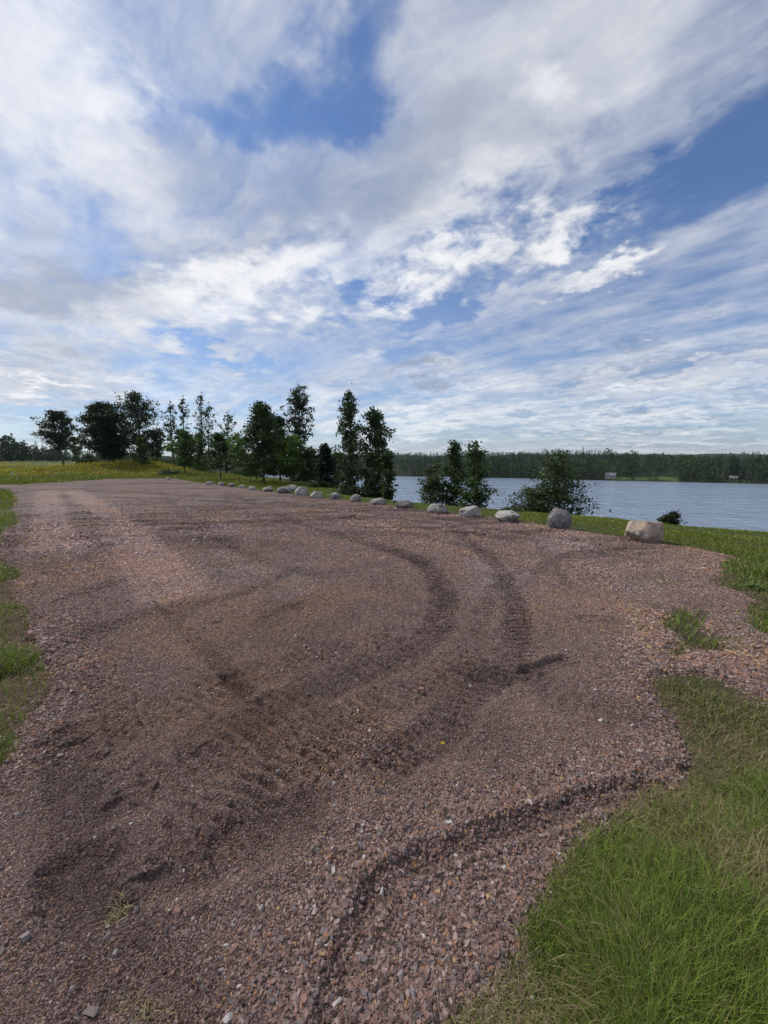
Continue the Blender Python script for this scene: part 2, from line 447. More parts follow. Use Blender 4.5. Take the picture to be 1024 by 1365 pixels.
def attr_material(name, rough=.9, spec=.2, trans=0., bumpy=None, noise_amt=.3, noise_scale=30):
    m_, b, bs = mat(name)
    P = b.n('ShaderNodeTexCoord').outputs['Object']
    n, _ = b.noise(P, noise_scale, 4, .6)
    c = b.vm('SCALE', attr(b), sc=b.m('MULTIPLY_ADD', n, 2 * noise_amt, 1 - noise_amt))
    b.put(bs.inputs['Base Color'], c)
    bs.inputs['Roughness'].default_value = rough
    bs.inputs['Specular IOR Level'].default_value = spec
    if bumpy: b.put(bs.inputs['Normal'], bump(b, b.noise(P, bumpy[0], 6, .65)[0], bumpy[1], bumpy[2]))
    if trans:
        t = b.n('ShaderNodeBsdfTranslucent'); b.put(t.inputs[0], b.vm('MULTIPLY', c, (1.2, 1.4, .6)))
        mx = b.n('ShaderNodeMixShader'); mx.inputs[0].default_value = trans
        out = m_.node_tree.nodes['Material Output']
        m_.node_tree.links.new(bs.outputs[0], mx.inputs[1]); m_.node_tree.links.new(t.outputs[0], mx.inputs[2])
        m_.node_tree.links.new(mx.outputs[0], out.inputs[0])
    return m_

def water_material():
    m_, b, bs = mat('lake_water')
    P = b.n('ShaderNodeTexCoord').outputs['Object']
    bs.inputs['Base Color'].default_value = (.26, .33, .43, 1)
    bs.inputs['Roughness'].default_value = .12
    bs.inputs['IOR'].default_value = 1.333
    Pm = b.mapping(P, rot=(0, 0, R(12)), sc=(.55, .17, 1))
    a, _ = b.noise(Pm, .9, 6, .62, .6)
    c, _ = b.noise(b.mapping(P, rot=(0, 0, R(-15)), sc=(.4, 1, 1)), .22, 3, .5)
    gust, _ = b.noise(b.mapping(P, sc=(.35, 1, 1)), .022, 4, .6)
    h = b.m('MULTIPLY_ADD', a, 1.0, b.m('MULTIPLY', c, 1.6))
    h = b.m('MULTIPLY', h, b.step(gust, .3, .7, .65, 1.15))
    b.put(bs.inputs['Normal'], bump(b, h, 1.0, 1.5))
    return m_

def rock_material():
    m_, b, bs = mat('boulder_stone')
    tc = b.n('ShaderNodeTexCoord').outputs['Object']
    oi = b.n('ShaderNodeObjectInfo')
    P = b.vm('ADD', tc, b.vm('SCALE', b.xyz(oi.outputs['Random'], oi.outputs['Random'], 0.), sc=37.))
    col = oi.outputs['Color']
    n, _ = b.noise(P, 5, 6, .65); n2, _ = b.noise(P, 28, 5, .7); n3, _ = b.noise(P, 3.1, 4, .55, .8)
    c = b.vm('SCALE', col, sc=b.m('MULTIPLY_ADD', n, 1.7, .10))
    c = b.vm('SCALE', c, sc=b.m('MULTIPLY_ADD', n2, 1.5, .2))
    lich = b.step(b.noise(P, 7, 5, .7, .4)[0], .56, .64)
    c = b.mix(b.m('MULTIPLY', lich, .55), c, (.50, .49, .45))
    drk = b.step(n3, .52, .62)
    c = b.mix(b.m('MULTIPLY', drk, .5), c, (.10, .095, .09))
    b.put(bs.inputs['Base Color'], c)
    bs.inputs['Roughness'].default_value = .88; bs.inputs['Specular IOR Level'].default_value = .25
    h = b.m('MULTIPLY_ADD', n2, .35, n)
    b.put(bs.inputs['Normal'], bump(b, h, .9, .05))
    return m_

M_GRAVEL = gravel_material()
M_STONE = attr_material('gravel_stones', .85, .15, noise_amt=.25, noise_scale=160)
M_GROUND = attr_material('soil_and_turf', .95, .1, bumpy=(14, .8, .05), noise_amt=.45, noise_scale=9)
M_GRASS = attr_material('grass_blades', .6, .25, trans=.22, noise_amt=.1)
M_LEAF = attr_material('tree_leaves', .55, .25, trans=.22, noise_amt=.1)
M_NEEDLE = attr_material('far_tree_leaves', .9, .1, noise_amt=.1)
M_BARK = attr_material('tree_bark', .9, .15, bumpy=(18, .7, .02), noise_amt=.35, noise_scale=14)
M_WATER = water_material()
M_ROCK = rock_material()
M_FLOWER = attr_material('flower_petals', .7, .2, noise_amt=.05)
M_PAINT = attr_material('house_paint', .7, .3, noise_amt=.1)

# ------------------------------------------------------------------ ground, lot, lake
def axis(lo, hi, n, k, scale):
    a = np.arcsinh(np.array([lo, hi]) * math.sinh(k) / scale) / k
    t = np.linspace(a[0], a[1], n)
    return scale * np.sinh(k * t) / math.sinh(k)
def grid_tris(nx, ny, keep=None):
    i = np.arange(nx - 1)[:, None] * ny + np.arange(ny - 1)[None, :]
    q = np.stack([i, i + ny, i + ny + 1, i + 1], -1).reshape(-1, 4)
    return q if keep is None else q[keep.reshape(-1)]
def compact(V, Q, *attrs):
    u, inv = np.unique(Q.ravel(), return_inverse=True)
    return (V[u], inv.reshape(Q.shape)) + tuple(a[u] for a in attrs)

def ground_color(x, y):
    n = fbm(x, y, 1.4, 4, .6, 15.)[..., None]; n2 = fbm(x, y, .3, 3, .5, 25.)[..., None]
    s = poly_sdf(x, y, LAND); f = poly_sdf(x, y, FAR)
    soil = np.array([.085, .065, .048]); turf = np.array([.060, .085, .022]); dry = np.array([.15, .13, .06])
    left = (sst(-x, .9, 1.3) * (1 - sst(y, 6, 9)) * (1 - sst(-x, 7, 9)))[..., None]
    far = sst(np.hypot(x, y), 5, 16)[..., None] * (1 - left)
    soil = soil * (1 - left) + np.array([.110, .075, .050]) * left
    under = (sst(lot_sdf(x, y), .05, .4)[..., None]) * (1 - left)
    far = np.maximum(far, under * .75)
    c = soil * (1 - far) * .9 + far * turf + (n - .5) * .03
    c = c + (dry - c) * (sst(n2, .52, .75) * .4)
    bank = sst(s, 10, 30)[..., None]
    c = c * (1 - bank) + np.array([.035, .045, .018]) * bank
    ff = (f < 2)[..., None]
    c = np.where(ff, np.array([.022, .030, .014]), c)
    for poly in CLEAR:
        m_ = (poly_sdf(x, y, poly) < 0)[..., None] & ff
        c = np.where(m_, np.array([.075, .115, .032]) * (.8 + .4 * n), c)
    return np.clip(c, .004, 1)

def clearing(px0, px1, d0, d1):
    out = []
    for px, dd in ((px0, d0), (px1, d0), (px1, d1), (px0, d1)):
        # distance along the view direction past the far shore
        k = np.interp(px, [520, 600, 700, 800, 900, 1024], [634.8, 636, 638, 640.5, 642.5, 645.5])
        X, Y = unz(px, k, WATER); q = math.hypot(X, Y)
        out.append((X * (q + dd) / q, Y * (q + dd) / q))
    return out
CLEAR = [clearing(846, 898, 6, 24), clearing(808, 836, 3, 17), clearing(708, 732, 12, 40), clearing(970, 990, 3, 12)]

def build_ground():
    xs = axis(-3000, 3000, 560, 8.5, 3000); ys = axis(-1200, 3000, 520, 8.5, 3000)
    X, Y = np.meshgrid(xs, ys, indexing='ij')
    Z = terrain(X, Y)
    Z = Z + .02 * (fbm(X, Y, 3, 3) - .5) * (np.hypot(X, Y) < 30)
    sd = lot_sdf(X, Y)
    Z = Z - .05 * sst(-sd, .02, .12) - .12 * sst(-sd, .12, .5)
    V = np.stack([X, Y, Z], -1).reshape(-1, 3)
    C = ground_color(X, Y).reshape(-1, 3)
    o = npmesh('ground', V, grid_tris(len(xs), len(ys)), M_GROUND, smooth=True, col=C)
    tag(o, kind='structure')
build_ground()

def build_lot():
    xs = axis(-34, 16, 1150, 4.6, 34); ys = 1.2 + axis(-4.5, 34, 1250, 4.6, 34)
    X, Y = np.meshgrid(xs, ys, indexing='ij')
    h, dark, warm, pale, sd, edge = gravel_fields(X, Y)
    Z = terrain(X, Y) + h
    keep = (sd < .16)
    kq = keep[:-1, :-1] | keep[1:, :-1] | keep[:-1, 1:] | keep[1:, 1:]
    V = np.stack([X, Y, Z], -1).reshape(-1, 3)
    C = np.stack([dark, warm, pale], -1).reshape(-1, 3)
    V, Q, C = compact(V, grid_tris(len(xs), len(ys), kq), C)
    o = npmesh('gravel_lot', V, Q, M_GRAVEL, smooth=True, col={'mask': C})
    tag(o, kind='structure')
build_lot()

wm = np.array([[-700, -1200, WATER], [3000, -1200, WATER], [3000, 1500, WATER], [-700, 1500, WATER]])
tag(npmesh('lake', wm, [[0, 1, 2, 3]], M_WATER), kind='structure')

# ------------------------------------------------------------------ loose stones of the gravel
def polar(rng, n, r0, r1, half=62):
    r = r0 * (r1 / r0) ** rng.random(n)
    a = np.radians((rng.random(n) * 2 - 1) * half)
    return r * np.sin(a), r * np.cos(a), r

def pick(rng, n, cols, p):
    cols = np.array(cols); p = np.array(p) / sum(p)
    return cols[rng.choice(len(cols), n, p=p)]

CUBE_V = np.array([[-1,-1,-1],[1,-1,-1],[1,1,-1],[-1,1,-1],[-1,-1,1],[1,-1,1],[1,1,1],[-1,1,1]], float)
CUBE_Q = np.array([[0,3,2,1],[4,5,6,7],[0,1,5,4],[1,2,6,5],[2,3,7,6],[3,0,4,7]])
def stones(rng, x, y, z, s, col):
    n = len(x)
    V = CUBE_V[None] * .5 + (rng.random((n, 8, 3)) - .5) * .55
    V[:, 4:, :2] *= (.45 + .4 * rng.random((n, 1, 1)))
    V = V * (np.stack([.9 + .6 * rng.random(n), .6 + .4 * rng.random(n), .42 + .4 * rng.random(n)], -1)[:, None] * s[:, None, None])
    # tilt about x, then spin
    t = (rng.random(n) - .5) * 1.3; ct, st = np.cos(t)[:, None], np.sin(t)[:, None]
    yy = V[..., 1] * ct - V[..., 2] * st; zz = V[..., 1] * st + V[..., 2] * ct
    a = rng.random(n) * 6.283; ca, sa = np.cos(a)[:, None], np.sin(a)[:, None]
    xx = V[..., 0] * ca - yy * sa; yy = V[..., 0] * sa + yy * ca
    V = np.stack([xx + x[:, None], yy + y[:, None], zz + z[:, None]], -1)
    Q = CUBE_Q[None] + (np.arange(n) * 8)[:, None, None]
    return V.reshape(-1, 3), Q.reshape(-1, 4), np.repeat(col, 8, 0)

STONE_COLS = [(.165, .108, .092), (.225, .152, .132), (.090, .060, .052), (.24, .145, .112), (.30, .222, .195), (.27, .135, .07), (.33, .22, .11), (.46, .41, .37), (.165, .138, .135)]
def build_stones():
    rng = np.random.default_rng(5)
    x, y, r = polar(rng, 1250000, .8, 20, 52)
    # even out: density ~ 1/size^2
    h, dark, warm, pale, sd, edge = gravel_fields(x, y)
    s = np.clip(.0023 * r, .0066, .026) * (.45 + .85 * rng.random(len(x)) ** 2)
    # keep fewer where r<2.4 (stone size constant there)
    keep = rng.random(len(x)) < np.minimum(1, (r / 1.9) ** 2) * .9 * (1 - .35 * sst(r, 5, 9)) * (1 - sst(r, 8, 20))
    fringe = np.where(x < -1., .22 * (1 - sst(sd, .3, 1.3)), .07 * (1 - sst(sd, .1, .5))) * sst(fbm(x, y, 2.5, 3, .6, 171.), .35, .6)
    keep &= (rng.random(len(x)) < np.maximum(sst(-sd, -.09, .05), fringe))
    # coarse rubble zones: near the step, the edge and the left rut
    dstep, _, _ = seg_field(x, y, STEP)
    coarse = np.maximum(1 - sst(dstep, .05, .5), 1 - sst(-sd, .1, .6)) * (r < 5)
    coarse = np.maximum(coarse, sst(fbm(x, y, 1.1, 3, .5, 91.), .56, .74) * .6)
    s = s * (1 + 1.3 * coarse * (rng.random(len(x)) < .45))
    x, y, r, h, dark, warm, pale, s, sd = [a[keep] for a in (x, y, r, h, dark, warm, pale, s, sd)]
    n = len(x)
    c = pick(rng, n, STONE_COLS, [20, 18, 14, 12, 7, 1.8, 1.4, .5, 6])
    wsel = rng.random(n) < warm * .30
    c[wsel] = pick(rng, wsel.sum(), [(.30, .19, .12), (.25, .15, .09), (.36, .26, .15), (.34, .14, .07)], [5, 5, 2, 1])
    psel = rng.random(n) < pale * .5
    c[psel] = pick(rng, psel.sum(), [(.22, .18, .175), (.30, .25, .24), (.38, .33, .31)], [5, 3, 1])
    c = c * np.array([1.0, .995, 1.0]) * (1.06 + .42 * sst(r, 2.2, 7))[:, None] * (.8 + .4 * rng.random((n, 1))) * (1 - .44 * np.clip(dark, -1.1, 1))[:, None]  # farther stones coloured lighter to make up for stones shadowing each other
    z = terrain(x, y) + np.maximum(h, np.where(sd > -.02, -.002, -9)) + s * .12
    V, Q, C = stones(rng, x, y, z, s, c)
    print('stones', n)
    # bigger single pebbles and shards
    m_ = 1500
    x, y, r = polar(rng, m_, .9, 9)
    h, dark, warm, pale, sd, edge = gravel_fields(x, y)
    k = (sd < -.02)
    x, y, h, r = x[k], y[k], h[k], r[k]; m_ = len(x)
    s = (.012 + .016 * rng.random(m_) ** 3)
    c = pick(rng, m_, [(.18, .14, .13), (.25, .21, .20), (.40, .37, .34), (.10, .08, .07), (.22, .13, .10)], [6, 3, 1., 3, 2])
    V2, Q2, C2 = stones(rng, x, y, terrain(x, y) + h + s * .2, s, c)
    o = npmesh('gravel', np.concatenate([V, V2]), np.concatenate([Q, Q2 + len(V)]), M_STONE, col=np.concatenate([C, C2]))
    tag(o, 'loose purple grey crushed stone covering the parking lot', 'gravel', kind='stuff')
build_stones()

# ------------------------------------------------------------------ grass
def blades(rng, x, y, z, h, w, lean, col, tipcol=None):
    n = len(x)
    a = rng.random(n) * 6.283; dx, dy = np.cos(a), np.sin(a)              # lean direction
    f = a + 1.57 + (rng.random(n) - .5); wx, wy = np.cos(f) * w * .5, np.sin(f) * w * .5
    ts = np.array([0, .4, .75, 1.0]); V = []
    for i, t in enumerate(ts):
        off = lean * h * t ** 1.8; up = h * t * np.sqrt(np.maximum(1 - (lean * t * .75) ** 2, .08))
        cx_, cy_, cz_ = x + dx * off, y + dy * off, z + up - .01
        ww = (1, .85, .5)[i] if i < 3 else 0
        if i < 3:
            V.append(np.stack([cx_ - wx * ww, cy_ - wy * ww, cz_], -1)); V.append(np.stack([cx_ + wx * ww, cy_ + wy * ww, cz_], -1))
        else: V.append(np.stack([cx_, cy_, cz_], -1))
    V = np.stack(V, 1)
    T = np.array([[0,1,3],[0,3,2],[2,3,5],[2,5,4],[4,5,6]])
    T = (T[None] + (np.arange(n) * 7)[:, None, None]).reshape(-1, 3)
    return V.reshape(-1, 3), T, np.repeat(col, 7, 0)

GREENS = [(.125, .180, .024), (.170, .230, .032), (.085, .120, .020), (.22, .25, .050), (.12, .185, .036)]
DRY = [(.30, .25, .12), (.22, .17, .09), (.36, .31, .17), (.16, .13, .06)]
def build_grass():
    rng = np.random.default_rng(8)
    x, y, r = polar(rng, 900000, .9, 70, 58)
    # the lawn carries on beside the viewpoint
    xe = 1.0 + 8 * rng.random(170000) ** 1.3; ye = -2.5 + 8 * rng.random(170000)
    xl = -1.2 - 6 * rng.random(30000); yl = -2 + 6 * rng.random(30000)
    xe = np.concatenate([xe, xl]); ye = np.concatenate([ye, yl])
    o_ = np.abs(xe) > ye * math.tan(R(57.5))
    x = np.concatenate([x, xe[o_]]); y = np.concatenate([y, ye[o_]]); r = np.hypot(x, y)
    k = poly_sdf(x, y, LAND) < 3.0
    x, y, r = x[k], y[k], r[k]
    sd = lot_sdf(x, y)
    k = sd > -.07 + .09 * rng.random(len(x)); straw = np.zeros(len(x), bool)
    # thin straggling growth on the gravel itself
    di = poly_sdf(x, y, ISLE)
    k &= ~((di < .1) & (rng.random(len(x)) > .12 + .75 * sst(fbm(x, y, 4, 3, .6, 221.), .45, .62)))
    k |= (rng.random(len(x)) < .5 * (1 - sst(di, 0, .5)) * sst(fbm(x, y, 5, 3, .6, 201.), .45, .6))
    k |= (sd > -.45) & (y > 7.5) & (x > -6) & (rng.random(len(x)) < .22 * sst(fbm(x, y, 3, 3, .6, 211.), .42, .6))
    for px, py, rx, ry, pr in ((900, 778, .9, .25, .30), (925, 777, .3, .2, .6), (150, 1228, .035, .09, .8), (175, 1352, .12, .05, .7), (120, 1350, .06, .03, .5), (850, 770, .3, .1, .3), (985, 878, .5, .3, .4), (895, 880, .35, .3, .45)):
        X, Y = unz(px, py)
        q_ = ((x - X) / rx) ** 2 + ((y - Y) / ry) ** 2
        k |= (q_ < 1) & (rng.random(len(x)) < pr * (1 - q_) * (.45 if py > 1200 else 1))
        if py > 1200: straw |= q_ < 1.1
    # ragged dirt margin on the left near the camera
    dirt = (x < -1.0) & (y < 7) & (x > -9)
    tuft = np.zeros(len(x), bool)
    for px, py, rad in ((12, 885, .26), (0, 1010, .13), (0, 770, .6), (6, 715, .8)):
        X, Y = unz(px, py); tuft |= (np.hypot(x - X, y - Y) < rad * (.7 + .6 * fbm(x, y, 6, 2)))
    k &= (~dirt) | tuft | ((rng.random(len(x)) < .10 + .25 * sst(fbm(x, y, 1.2, 3, .6, 181.), .5, .6)))
    ix, iy = unz(930, 850)
    k &= ~((np.hypot(x - ix, y - iy) < 1.1) & (rng.random(len(x)) < .45) & (fbm(x, y, 3, 3) > .45))
    x, y, r, sd, straw = x[k], y[k], r[k], sd[k], straw[k]
    bare = np.zeros(len(x))
    bare = np.where(y < 4, .25 * sst(fbm(x, y, 7, 3, .6, 231.), .5, .65), 0)
    for px, py, rad in ((640, 1350, .22), (1010, 1010, .25), (1000, 1180, .2)):
        X, Y = unz(px, py); bare = np.maximum(bare, 1 - sst(np.hypot(x - X, y - Y), rad * .5, rad * 1.4))
    bare = np.maximum(bare, .55 * sst(fbm(x, y, 3.5, 4, .6, 161.), .55, .7) * (y < 6))
    kk = rng.random(len(x)) > bare * .35
    x, y, r, sd, bare, straw = x[kk], y[kk], r[kk], sd[kk], bare[kk], straw[kk]
    n = len(x)
    s = poly_sdf(x, y, LAND)
    meadow = sst(y, 22, 28) * (1 - sst(s, -2.2, -.6)) + (sst(-x, 12, 15) * sst(y, 12, 20))
    meadow = np.clip(meadow, 0, 1)
    nearlot = sst(sd, 0, .35)
    lush = fbm(x, y, 1.1, 3, .55, 101.)
    mown = sst(y, 6.0, 7.5) * (1 - meadow)
    h = (.065 + .10 * sst(lush, .36, .66)) * (.5 + .5 * nearlot) * (.6 + .7 * rng.random(n))
    h = h * (1 - .62 * mown)
    hm = (.10 + .26 * fbm(x, y, .35, 3, .6, 111.)) * (.5 + .9 * rng.random(n)) * (.4 + .6 * sst(sd, 0, 1.5))
    h = h * (1 - meadow) + hm * meadow
    w = np.maximum(.0032, .0013 * r) * (.7 + .6 * rng.random(n))
    lean = .15 + .75 * rng.random(n)
    c = pick(rng, n, GREENS, [5, 4, 4, 2, 3])
    dryp = np.maximum(sst(fbm(x, y, 1.6, 4, .6, 121.), .46, .62), 1 - sst(lush, .36, .52)) * .50 * (.5 + .5 * (y < 2.6)) + .13
    dryp = dryp * (1 - .5 * meadow) * (1 - .5 * mown)
    dryp = np.maximum(dryp, bare * .8)
    dryp = np.where(straw, .97, dryp); h = np.where(straw, h * .6, h)
    d = rng.random(n) < dryp
    c[d] = pick(rng, d.sum(), DRY, [3, 4, 1.3, 4])
    lean[d] = .75 + .5 * rng.random(d.sum()); h[d] *= 1.0
    lush_c = sst(lush, .36, .62)[:, None]
    c = c * (.95 + .10 * lush_c)
    my = meadow > .5
    c[my] = c[my] * np.array([1.25, 1.02, .85])
    bt = my & (x < -20) & (y > 34)
    c[bt] = c[bt] * np.array([1.6, 1.3, .7])
    mown_m = mown > .5
    c[mown_m] = c[mown_m] * np.array([1.12, 1.0, .8])
    c = c * (.75 + .5 * fbm(x, y, .9, 3, .5, 131.))[:, None]
    z = terrain(x, y)
    print('blades', n)
    for nm, sel, lab in (('grass', ~my, 'green and straw coloured lawn grass around the gravel lot'), ('meadow', my, 'tall unmown meadow grass behind the gravel lot')):
        V, T, C = blades(rng, x[sel], y[sel], z[sel], h[sel], w[sel], lean[sel], c[sel])
        tag(npmesh(nm, V, T, M_GRASS, col=C), lab, nm, kind='stuff')
build_grass()

def build_weed():
    """one dock-like plant with broad leaves at the right edge of the lot"""
    rng = np.random.default_rng(44)
    for (px, py, sc, lab) in ((1004, 786, .13, 'broad-leaved weed in the tall grass at the right edge of the lot'), (985, 1128, .10, 'small rosette of clover-like leaves in the near right lawn')):
        X, Y = unz(px, py)
        V, Q, C, off = [], [], [], 0
        for i in range(16):
            a = rng.random() * 6.283; L = sc * (.6 + .6 * rng.random()); el = .35 + .6 * rng.random(); wd = L * .16
            d = np.array([math.cos(a), math.sin(a), 0]); sd = np.array([-d[1], d[0], 0])
            prev = None
            for k in range(6):
                t = k / 5
                p = d * L * t * math.cos(el) + np.array([0, 0, L * (math.sin(el) * t * 1.4 - .75 * t * t)])
                w_ = wd * math.sin(math.pi * min(t * .9 + .08, 1)) + .0015
                V += [p - sd * w_, p + np.array([0, 0, -w_ * .3]), p + sd * w_]
                if k: Q += [[off - 3, off - 2, off + 1, off], [off - 2, off - 1, off + 2, off + 1]]
                off += 3
            C += [np.array([.10, .17, .045]) * (.7 + .6 * rng.random())] * 18
        o = npmesh('weed', np.array(V), np.array(Q), M_GRASS, smooth=True, col=np.array(C))
        o.location = (X, Y, float(terrain(np.array([X]), np.array([Y]))[0]) + sc * .25)
        tag(o, lab, 'weed')
build_weed()

def build_flowers():
    rng = np.random.default_rng(18)
    x, y, r = polar(rng, 90000, 24, 120, 55)
    k = (lot_sdf(x, y) > 1.0) & (poly_sdf(x, y, LAND) < -4)
    x, y, r = x[k], y[k], r[k]
    yel = sst(fbm(x, y, .07, 3, .5, 141.), .38, .6) * sst(-x, 22, 30) * sst(y, 34, 42)
    whi = sst(fbm(x, y, .25, 3, .5, 151.), .55, .7) * .5
    u = rng.random(len(x))
    ky = u < yel * .9 * (.3 + 1.4 * sst(fbm(x, y, .3, 4, .6, 191.), .4, .65)); kw = (~ky) & (u < whi * .25)
    for nm, sel, col, lab in (('yellow_flowers', ky, (.60, .46, .04), 'yellow buttercups spread across the left meadow'), ('white_flowers', kw, (.62, .62, .55), 'small white umbels among the tall grass by the trees')):
        X, Y, RR = x[sel], y[sel], r[sel]; n = len(X)
        s = .0012 * RR * (.6 + .8 * rng.random(n)); z = terrain(X, Y) + .22 + .15 * rng.random(n)
        V, Q, C = stones(rng, X, Y, z, s, np.tile(np.array(col), (n, 1)) * (.7 + .5 * rng.random((n, 1))))
        tag(npmesh(nm, V, Q, M_FLOWER, col=C), lab, 'wildflowers', kind='stuff')
build_flowers()

# ------------------------------------------------------------------ trees
def tube(pts, rad, sides=7):
    pts = np.array(pts, float); n = len(pts)
    V = []; 
    for i in range(n):
        t = pts[min(i + 1, n - 1)] - pts[max(i - 1, 0)]; t = t / (np.linalg.norm(t) + 1e-9)
        u = np.cross(t, [0.31, 0.95, 0.05]); u /= np.linalg.norm(u) + 1e-9; v = np.cross(t, u)
        for k in range(sides):
            a = 2 * math.pi * k / sides
            V.append(pts[i] + (u * math.cos(a) + v * math.sin(a)) * rad[i])
    Q = []
    for i in range(n - 1):
        for k in range(sides):
            k2 = (k + 1) % sides
            Q.append([i * sides + k, i * sides + k2, (i + 1) * sides + k2, (i + 1) * sides + k])
    return np.array(V), np.array(Q)

def leaf_quads(rng, P, s, up=.35):
    n = len(P)
    d = rng.normal(size=(n, 3)); d[:, 2] *= .7; d /= np.linalg.norm(d, axis=1)[:, None]
    nr = rng.normal(size=(n, 3)); nr[:, 2] += up
    u = np.cross(d, nr); u /= np.linalg.norm(u, axis=1)[:, None] + 1e-9
    s = (s * (.6 + .8 * rng.random(n)))[:, None]
    a = P - d * s * .5; c = P + d * s * .5
    b_ = P + u * s * .42; e = P - u * s * .42
    V = np.stack([a, b_, c, e], 1).reshape(-1, 3)
    return V, (np.array([[0, 1, 2, 3]]) + (np.arange(n) * 4)[:, None])

PROF = {
 'round':  lambda t: np.sqrt(np.clip(1 - (2 * t - .9) ** 2 / 1.25, .02, 1)),
 'cone':   lambda t: np.clip(1.0 - t, 0, 1) ** .7 * np.clip(t * 3 + .55, 0, 1) * 1.25 + .07,
 'column': lambda t: np.clip(np.sin(np.clip(t * .90 + .08, 0, 1) * math.pi) ** .7, .10, 1) * 1.1,
 'fan':    lambda t: np.clip(.45 + .75 * np.sin(t * 2.6), .2, 1) * np.clip((1.15 - t) * 2.2, 0, 1),
 'bush':   lambda t: np.sqrt(np.clip(1 - t ** 2 * .92, .03, 1)),
}
def tree(name, label, cat, group, px, top, cb, base, wpx, Y, prof='round', dens=1., green=(.05, .08, .025), bark=(.10, .08, .065),
         lean=0., clumps=50, leaf=1., seed=1, gap=.0, trunk_r=1., shift=0., stems=1):
    """px = crown centre column; top/cb/base = rows of the tip, the crown's underside and the foot (None: on the terrain)"""
    rng = np.random.default_rng(seed * 7 + 3)
    cx, ztop = unY(px, top, Y); _, zcb = unY(px, cb, Y)
    rad = wpx / F * Y / 2
    bx = cx - lean * Y / F
    bz = float(terrain(np.array([bx]), np.array([Y]))[0]) - .05
    if base is not None: 
        pass
    root = bpy.data.objects.new(name, None); COL.objects.link(root)
    root.location = (bx, Y, bz); root.empty_display_size = .3
    tag(root, label, cat, group)
    H = ztop - bz; hb = max(zcb - bz, .05)
    tx = cx - bx
    tr = max(.03, H * .014) * trunk_r
    VV, QQ, off = [], [], 0
    crown_pts = []
    stem_list = []
    for si in range(stems):
        ang = rng.random() * 6.28
        sp = rad * .45 * (stems > 1)
        ex, ey = tx + math.cos(ang) * sp, math.sin(ang) * sp
        hh = H * (1 if si == 0 else .7 + .25 * rng.random())
        ts = np.linspace(0, 1, 12)
        wx = np.cumsum(rng.normal(size=12)) * .012 * H * .4; wy = np.cumsum(rng.normal(size=12)) * .012 * H * .4
        wx -= wx[0]; wy -= wy[0]; wx -= ts * wx[-1] * .7; 
        pts = np.stack([ts ** 1.3 * ex + wx + (ts*(1-ts))*shift, ts * ey + wy, ts * hh * .985], -1)
        rr = tr * (1 - ts) ** .8 * (.75 if si else 1) + .006; rr[0] *= 1.35
        v, q = tube(pts, rr, 7); VV.append(v); QQ.append(q + off); off += len(v)
        stem_list.append((pts, ts, hh))
    P = []
    limbs = max(8, int(clumps * .5))
    for i in range(limbs):
        pts, ts, hh = stem_list[i % stems]
        t = ((i + .5) / limbs) ** .85
        t = min(max(t + (rng.random() - .5) * .09, .01), .985)
        z = hb + (H - hb) * t
        if z > hh: z = hb + (hh - hb) * rng.random()
        R_ = rad * PROF[prof](np.array(t)) * (.62 + .50 * rng.random())
        th = i * 2.39996 + rng.random() * .9
        zz = min(z / hh, 1)
        rise = {'cone': .10, 'column': .30, 'fan': .12, 'round': .22, 'bush': .25}[prof]
        zz0 = max(zz - rise * (.5 + .7 * rng.random()) * R_ / max(rad, .01), .06)
        s0 = np.array([np.interp(zz0, ts, pts[:, k]) for k in range(3)])
        c0 = np.array([np.interp(zz, ts, pts[:, k]) for k in range(3)])
        end = c0 + np.array([math.cos(th) * R_, math.sin(th) * R_, 0]); end[2] = z
        if rng.random() < gap: continue
        mid = (s0 + end) / 2 + np.array([0, 0, -.05 * np.linalg.norm(end - s0)])
        r0 = tr * .35 * (1 - zz0) + .014
        v, q = tube([s0, mid, end], [r0, r0 * .6, .007], 4); VV.append(v); QQ.append(q + off); off += len(v)
        lv = rng.random(); shade = .5 + .5 * lv
        nt_ = rng.integers(4, 8)
        for k_ in range(nt_):
            f_ = (k_ + .6) / nt_ * .85 + .18
            bp = s0 * (1 - f_) + end * f_ if f_ < 1 else end
            side = rng.normal(size=3) * np.array([.17, .17, .10]) * rad * (.35 + .65 * min(f_, 1)) * (1.15 - .4 * t)
            tip = bp + side
            v, q = tube([bp, tip], [.012, .005], 3); VV.append(v); QQ.append(q + off); off += len(v)
            nl = max(int(27 * dens * (.4 + 1.2 * rng.random())), 3)
            cr = rad * (.07 + .07 * rng.random()) + .05
            core = tip + rng.normal(size=(nl, 3)) * cr * np.array([.8, .8, .55])
            P.append(np.concatenate([core, np.full((nl, 1), np.clip(lv + rng.normal() * .2, 0, 1))], 1))
    P = np.concatenate(P)
    # leader tip
    s_leaf = (.0027 * Y + .05) * leaf
    top_p = np.array([stem_list[0][0][-1]]) + rng.normal(size=(int(26 * dens) + 4, 3)) * np.array([rad * .08 + .03, rad * .08 + .03, H * .03])
    P = np.concatenate([P, np.concatenate([top_p, np.full((len(top_p), 1), .5)], 1)])
    P[:, 2] = np.maximum(P[:, 2], .05)
    V, Q = leaf_quads(rng, P[:, :3], s_leaf)
    g = np.array(green) * (.62 + .75 * P[:, 3:4]) * (.75 + .5 * rng.random((len(P), 1)))
    yl = rng.random((len(P), 1)) < .12
    g = np.where(yl, g * np.array([1.5, 1.3, .9]), g)
    bc = np.tile(np.array(bark), (off, 1))
    npmesh('trunk', np.concatenate(VV), np.concatenate(QQ), M_BARK, root, smooth=True, col=bc)
    npmesh('crown', V, Q, M_LEAF, root, col=np.repeat(g, 4, 0))
    return root

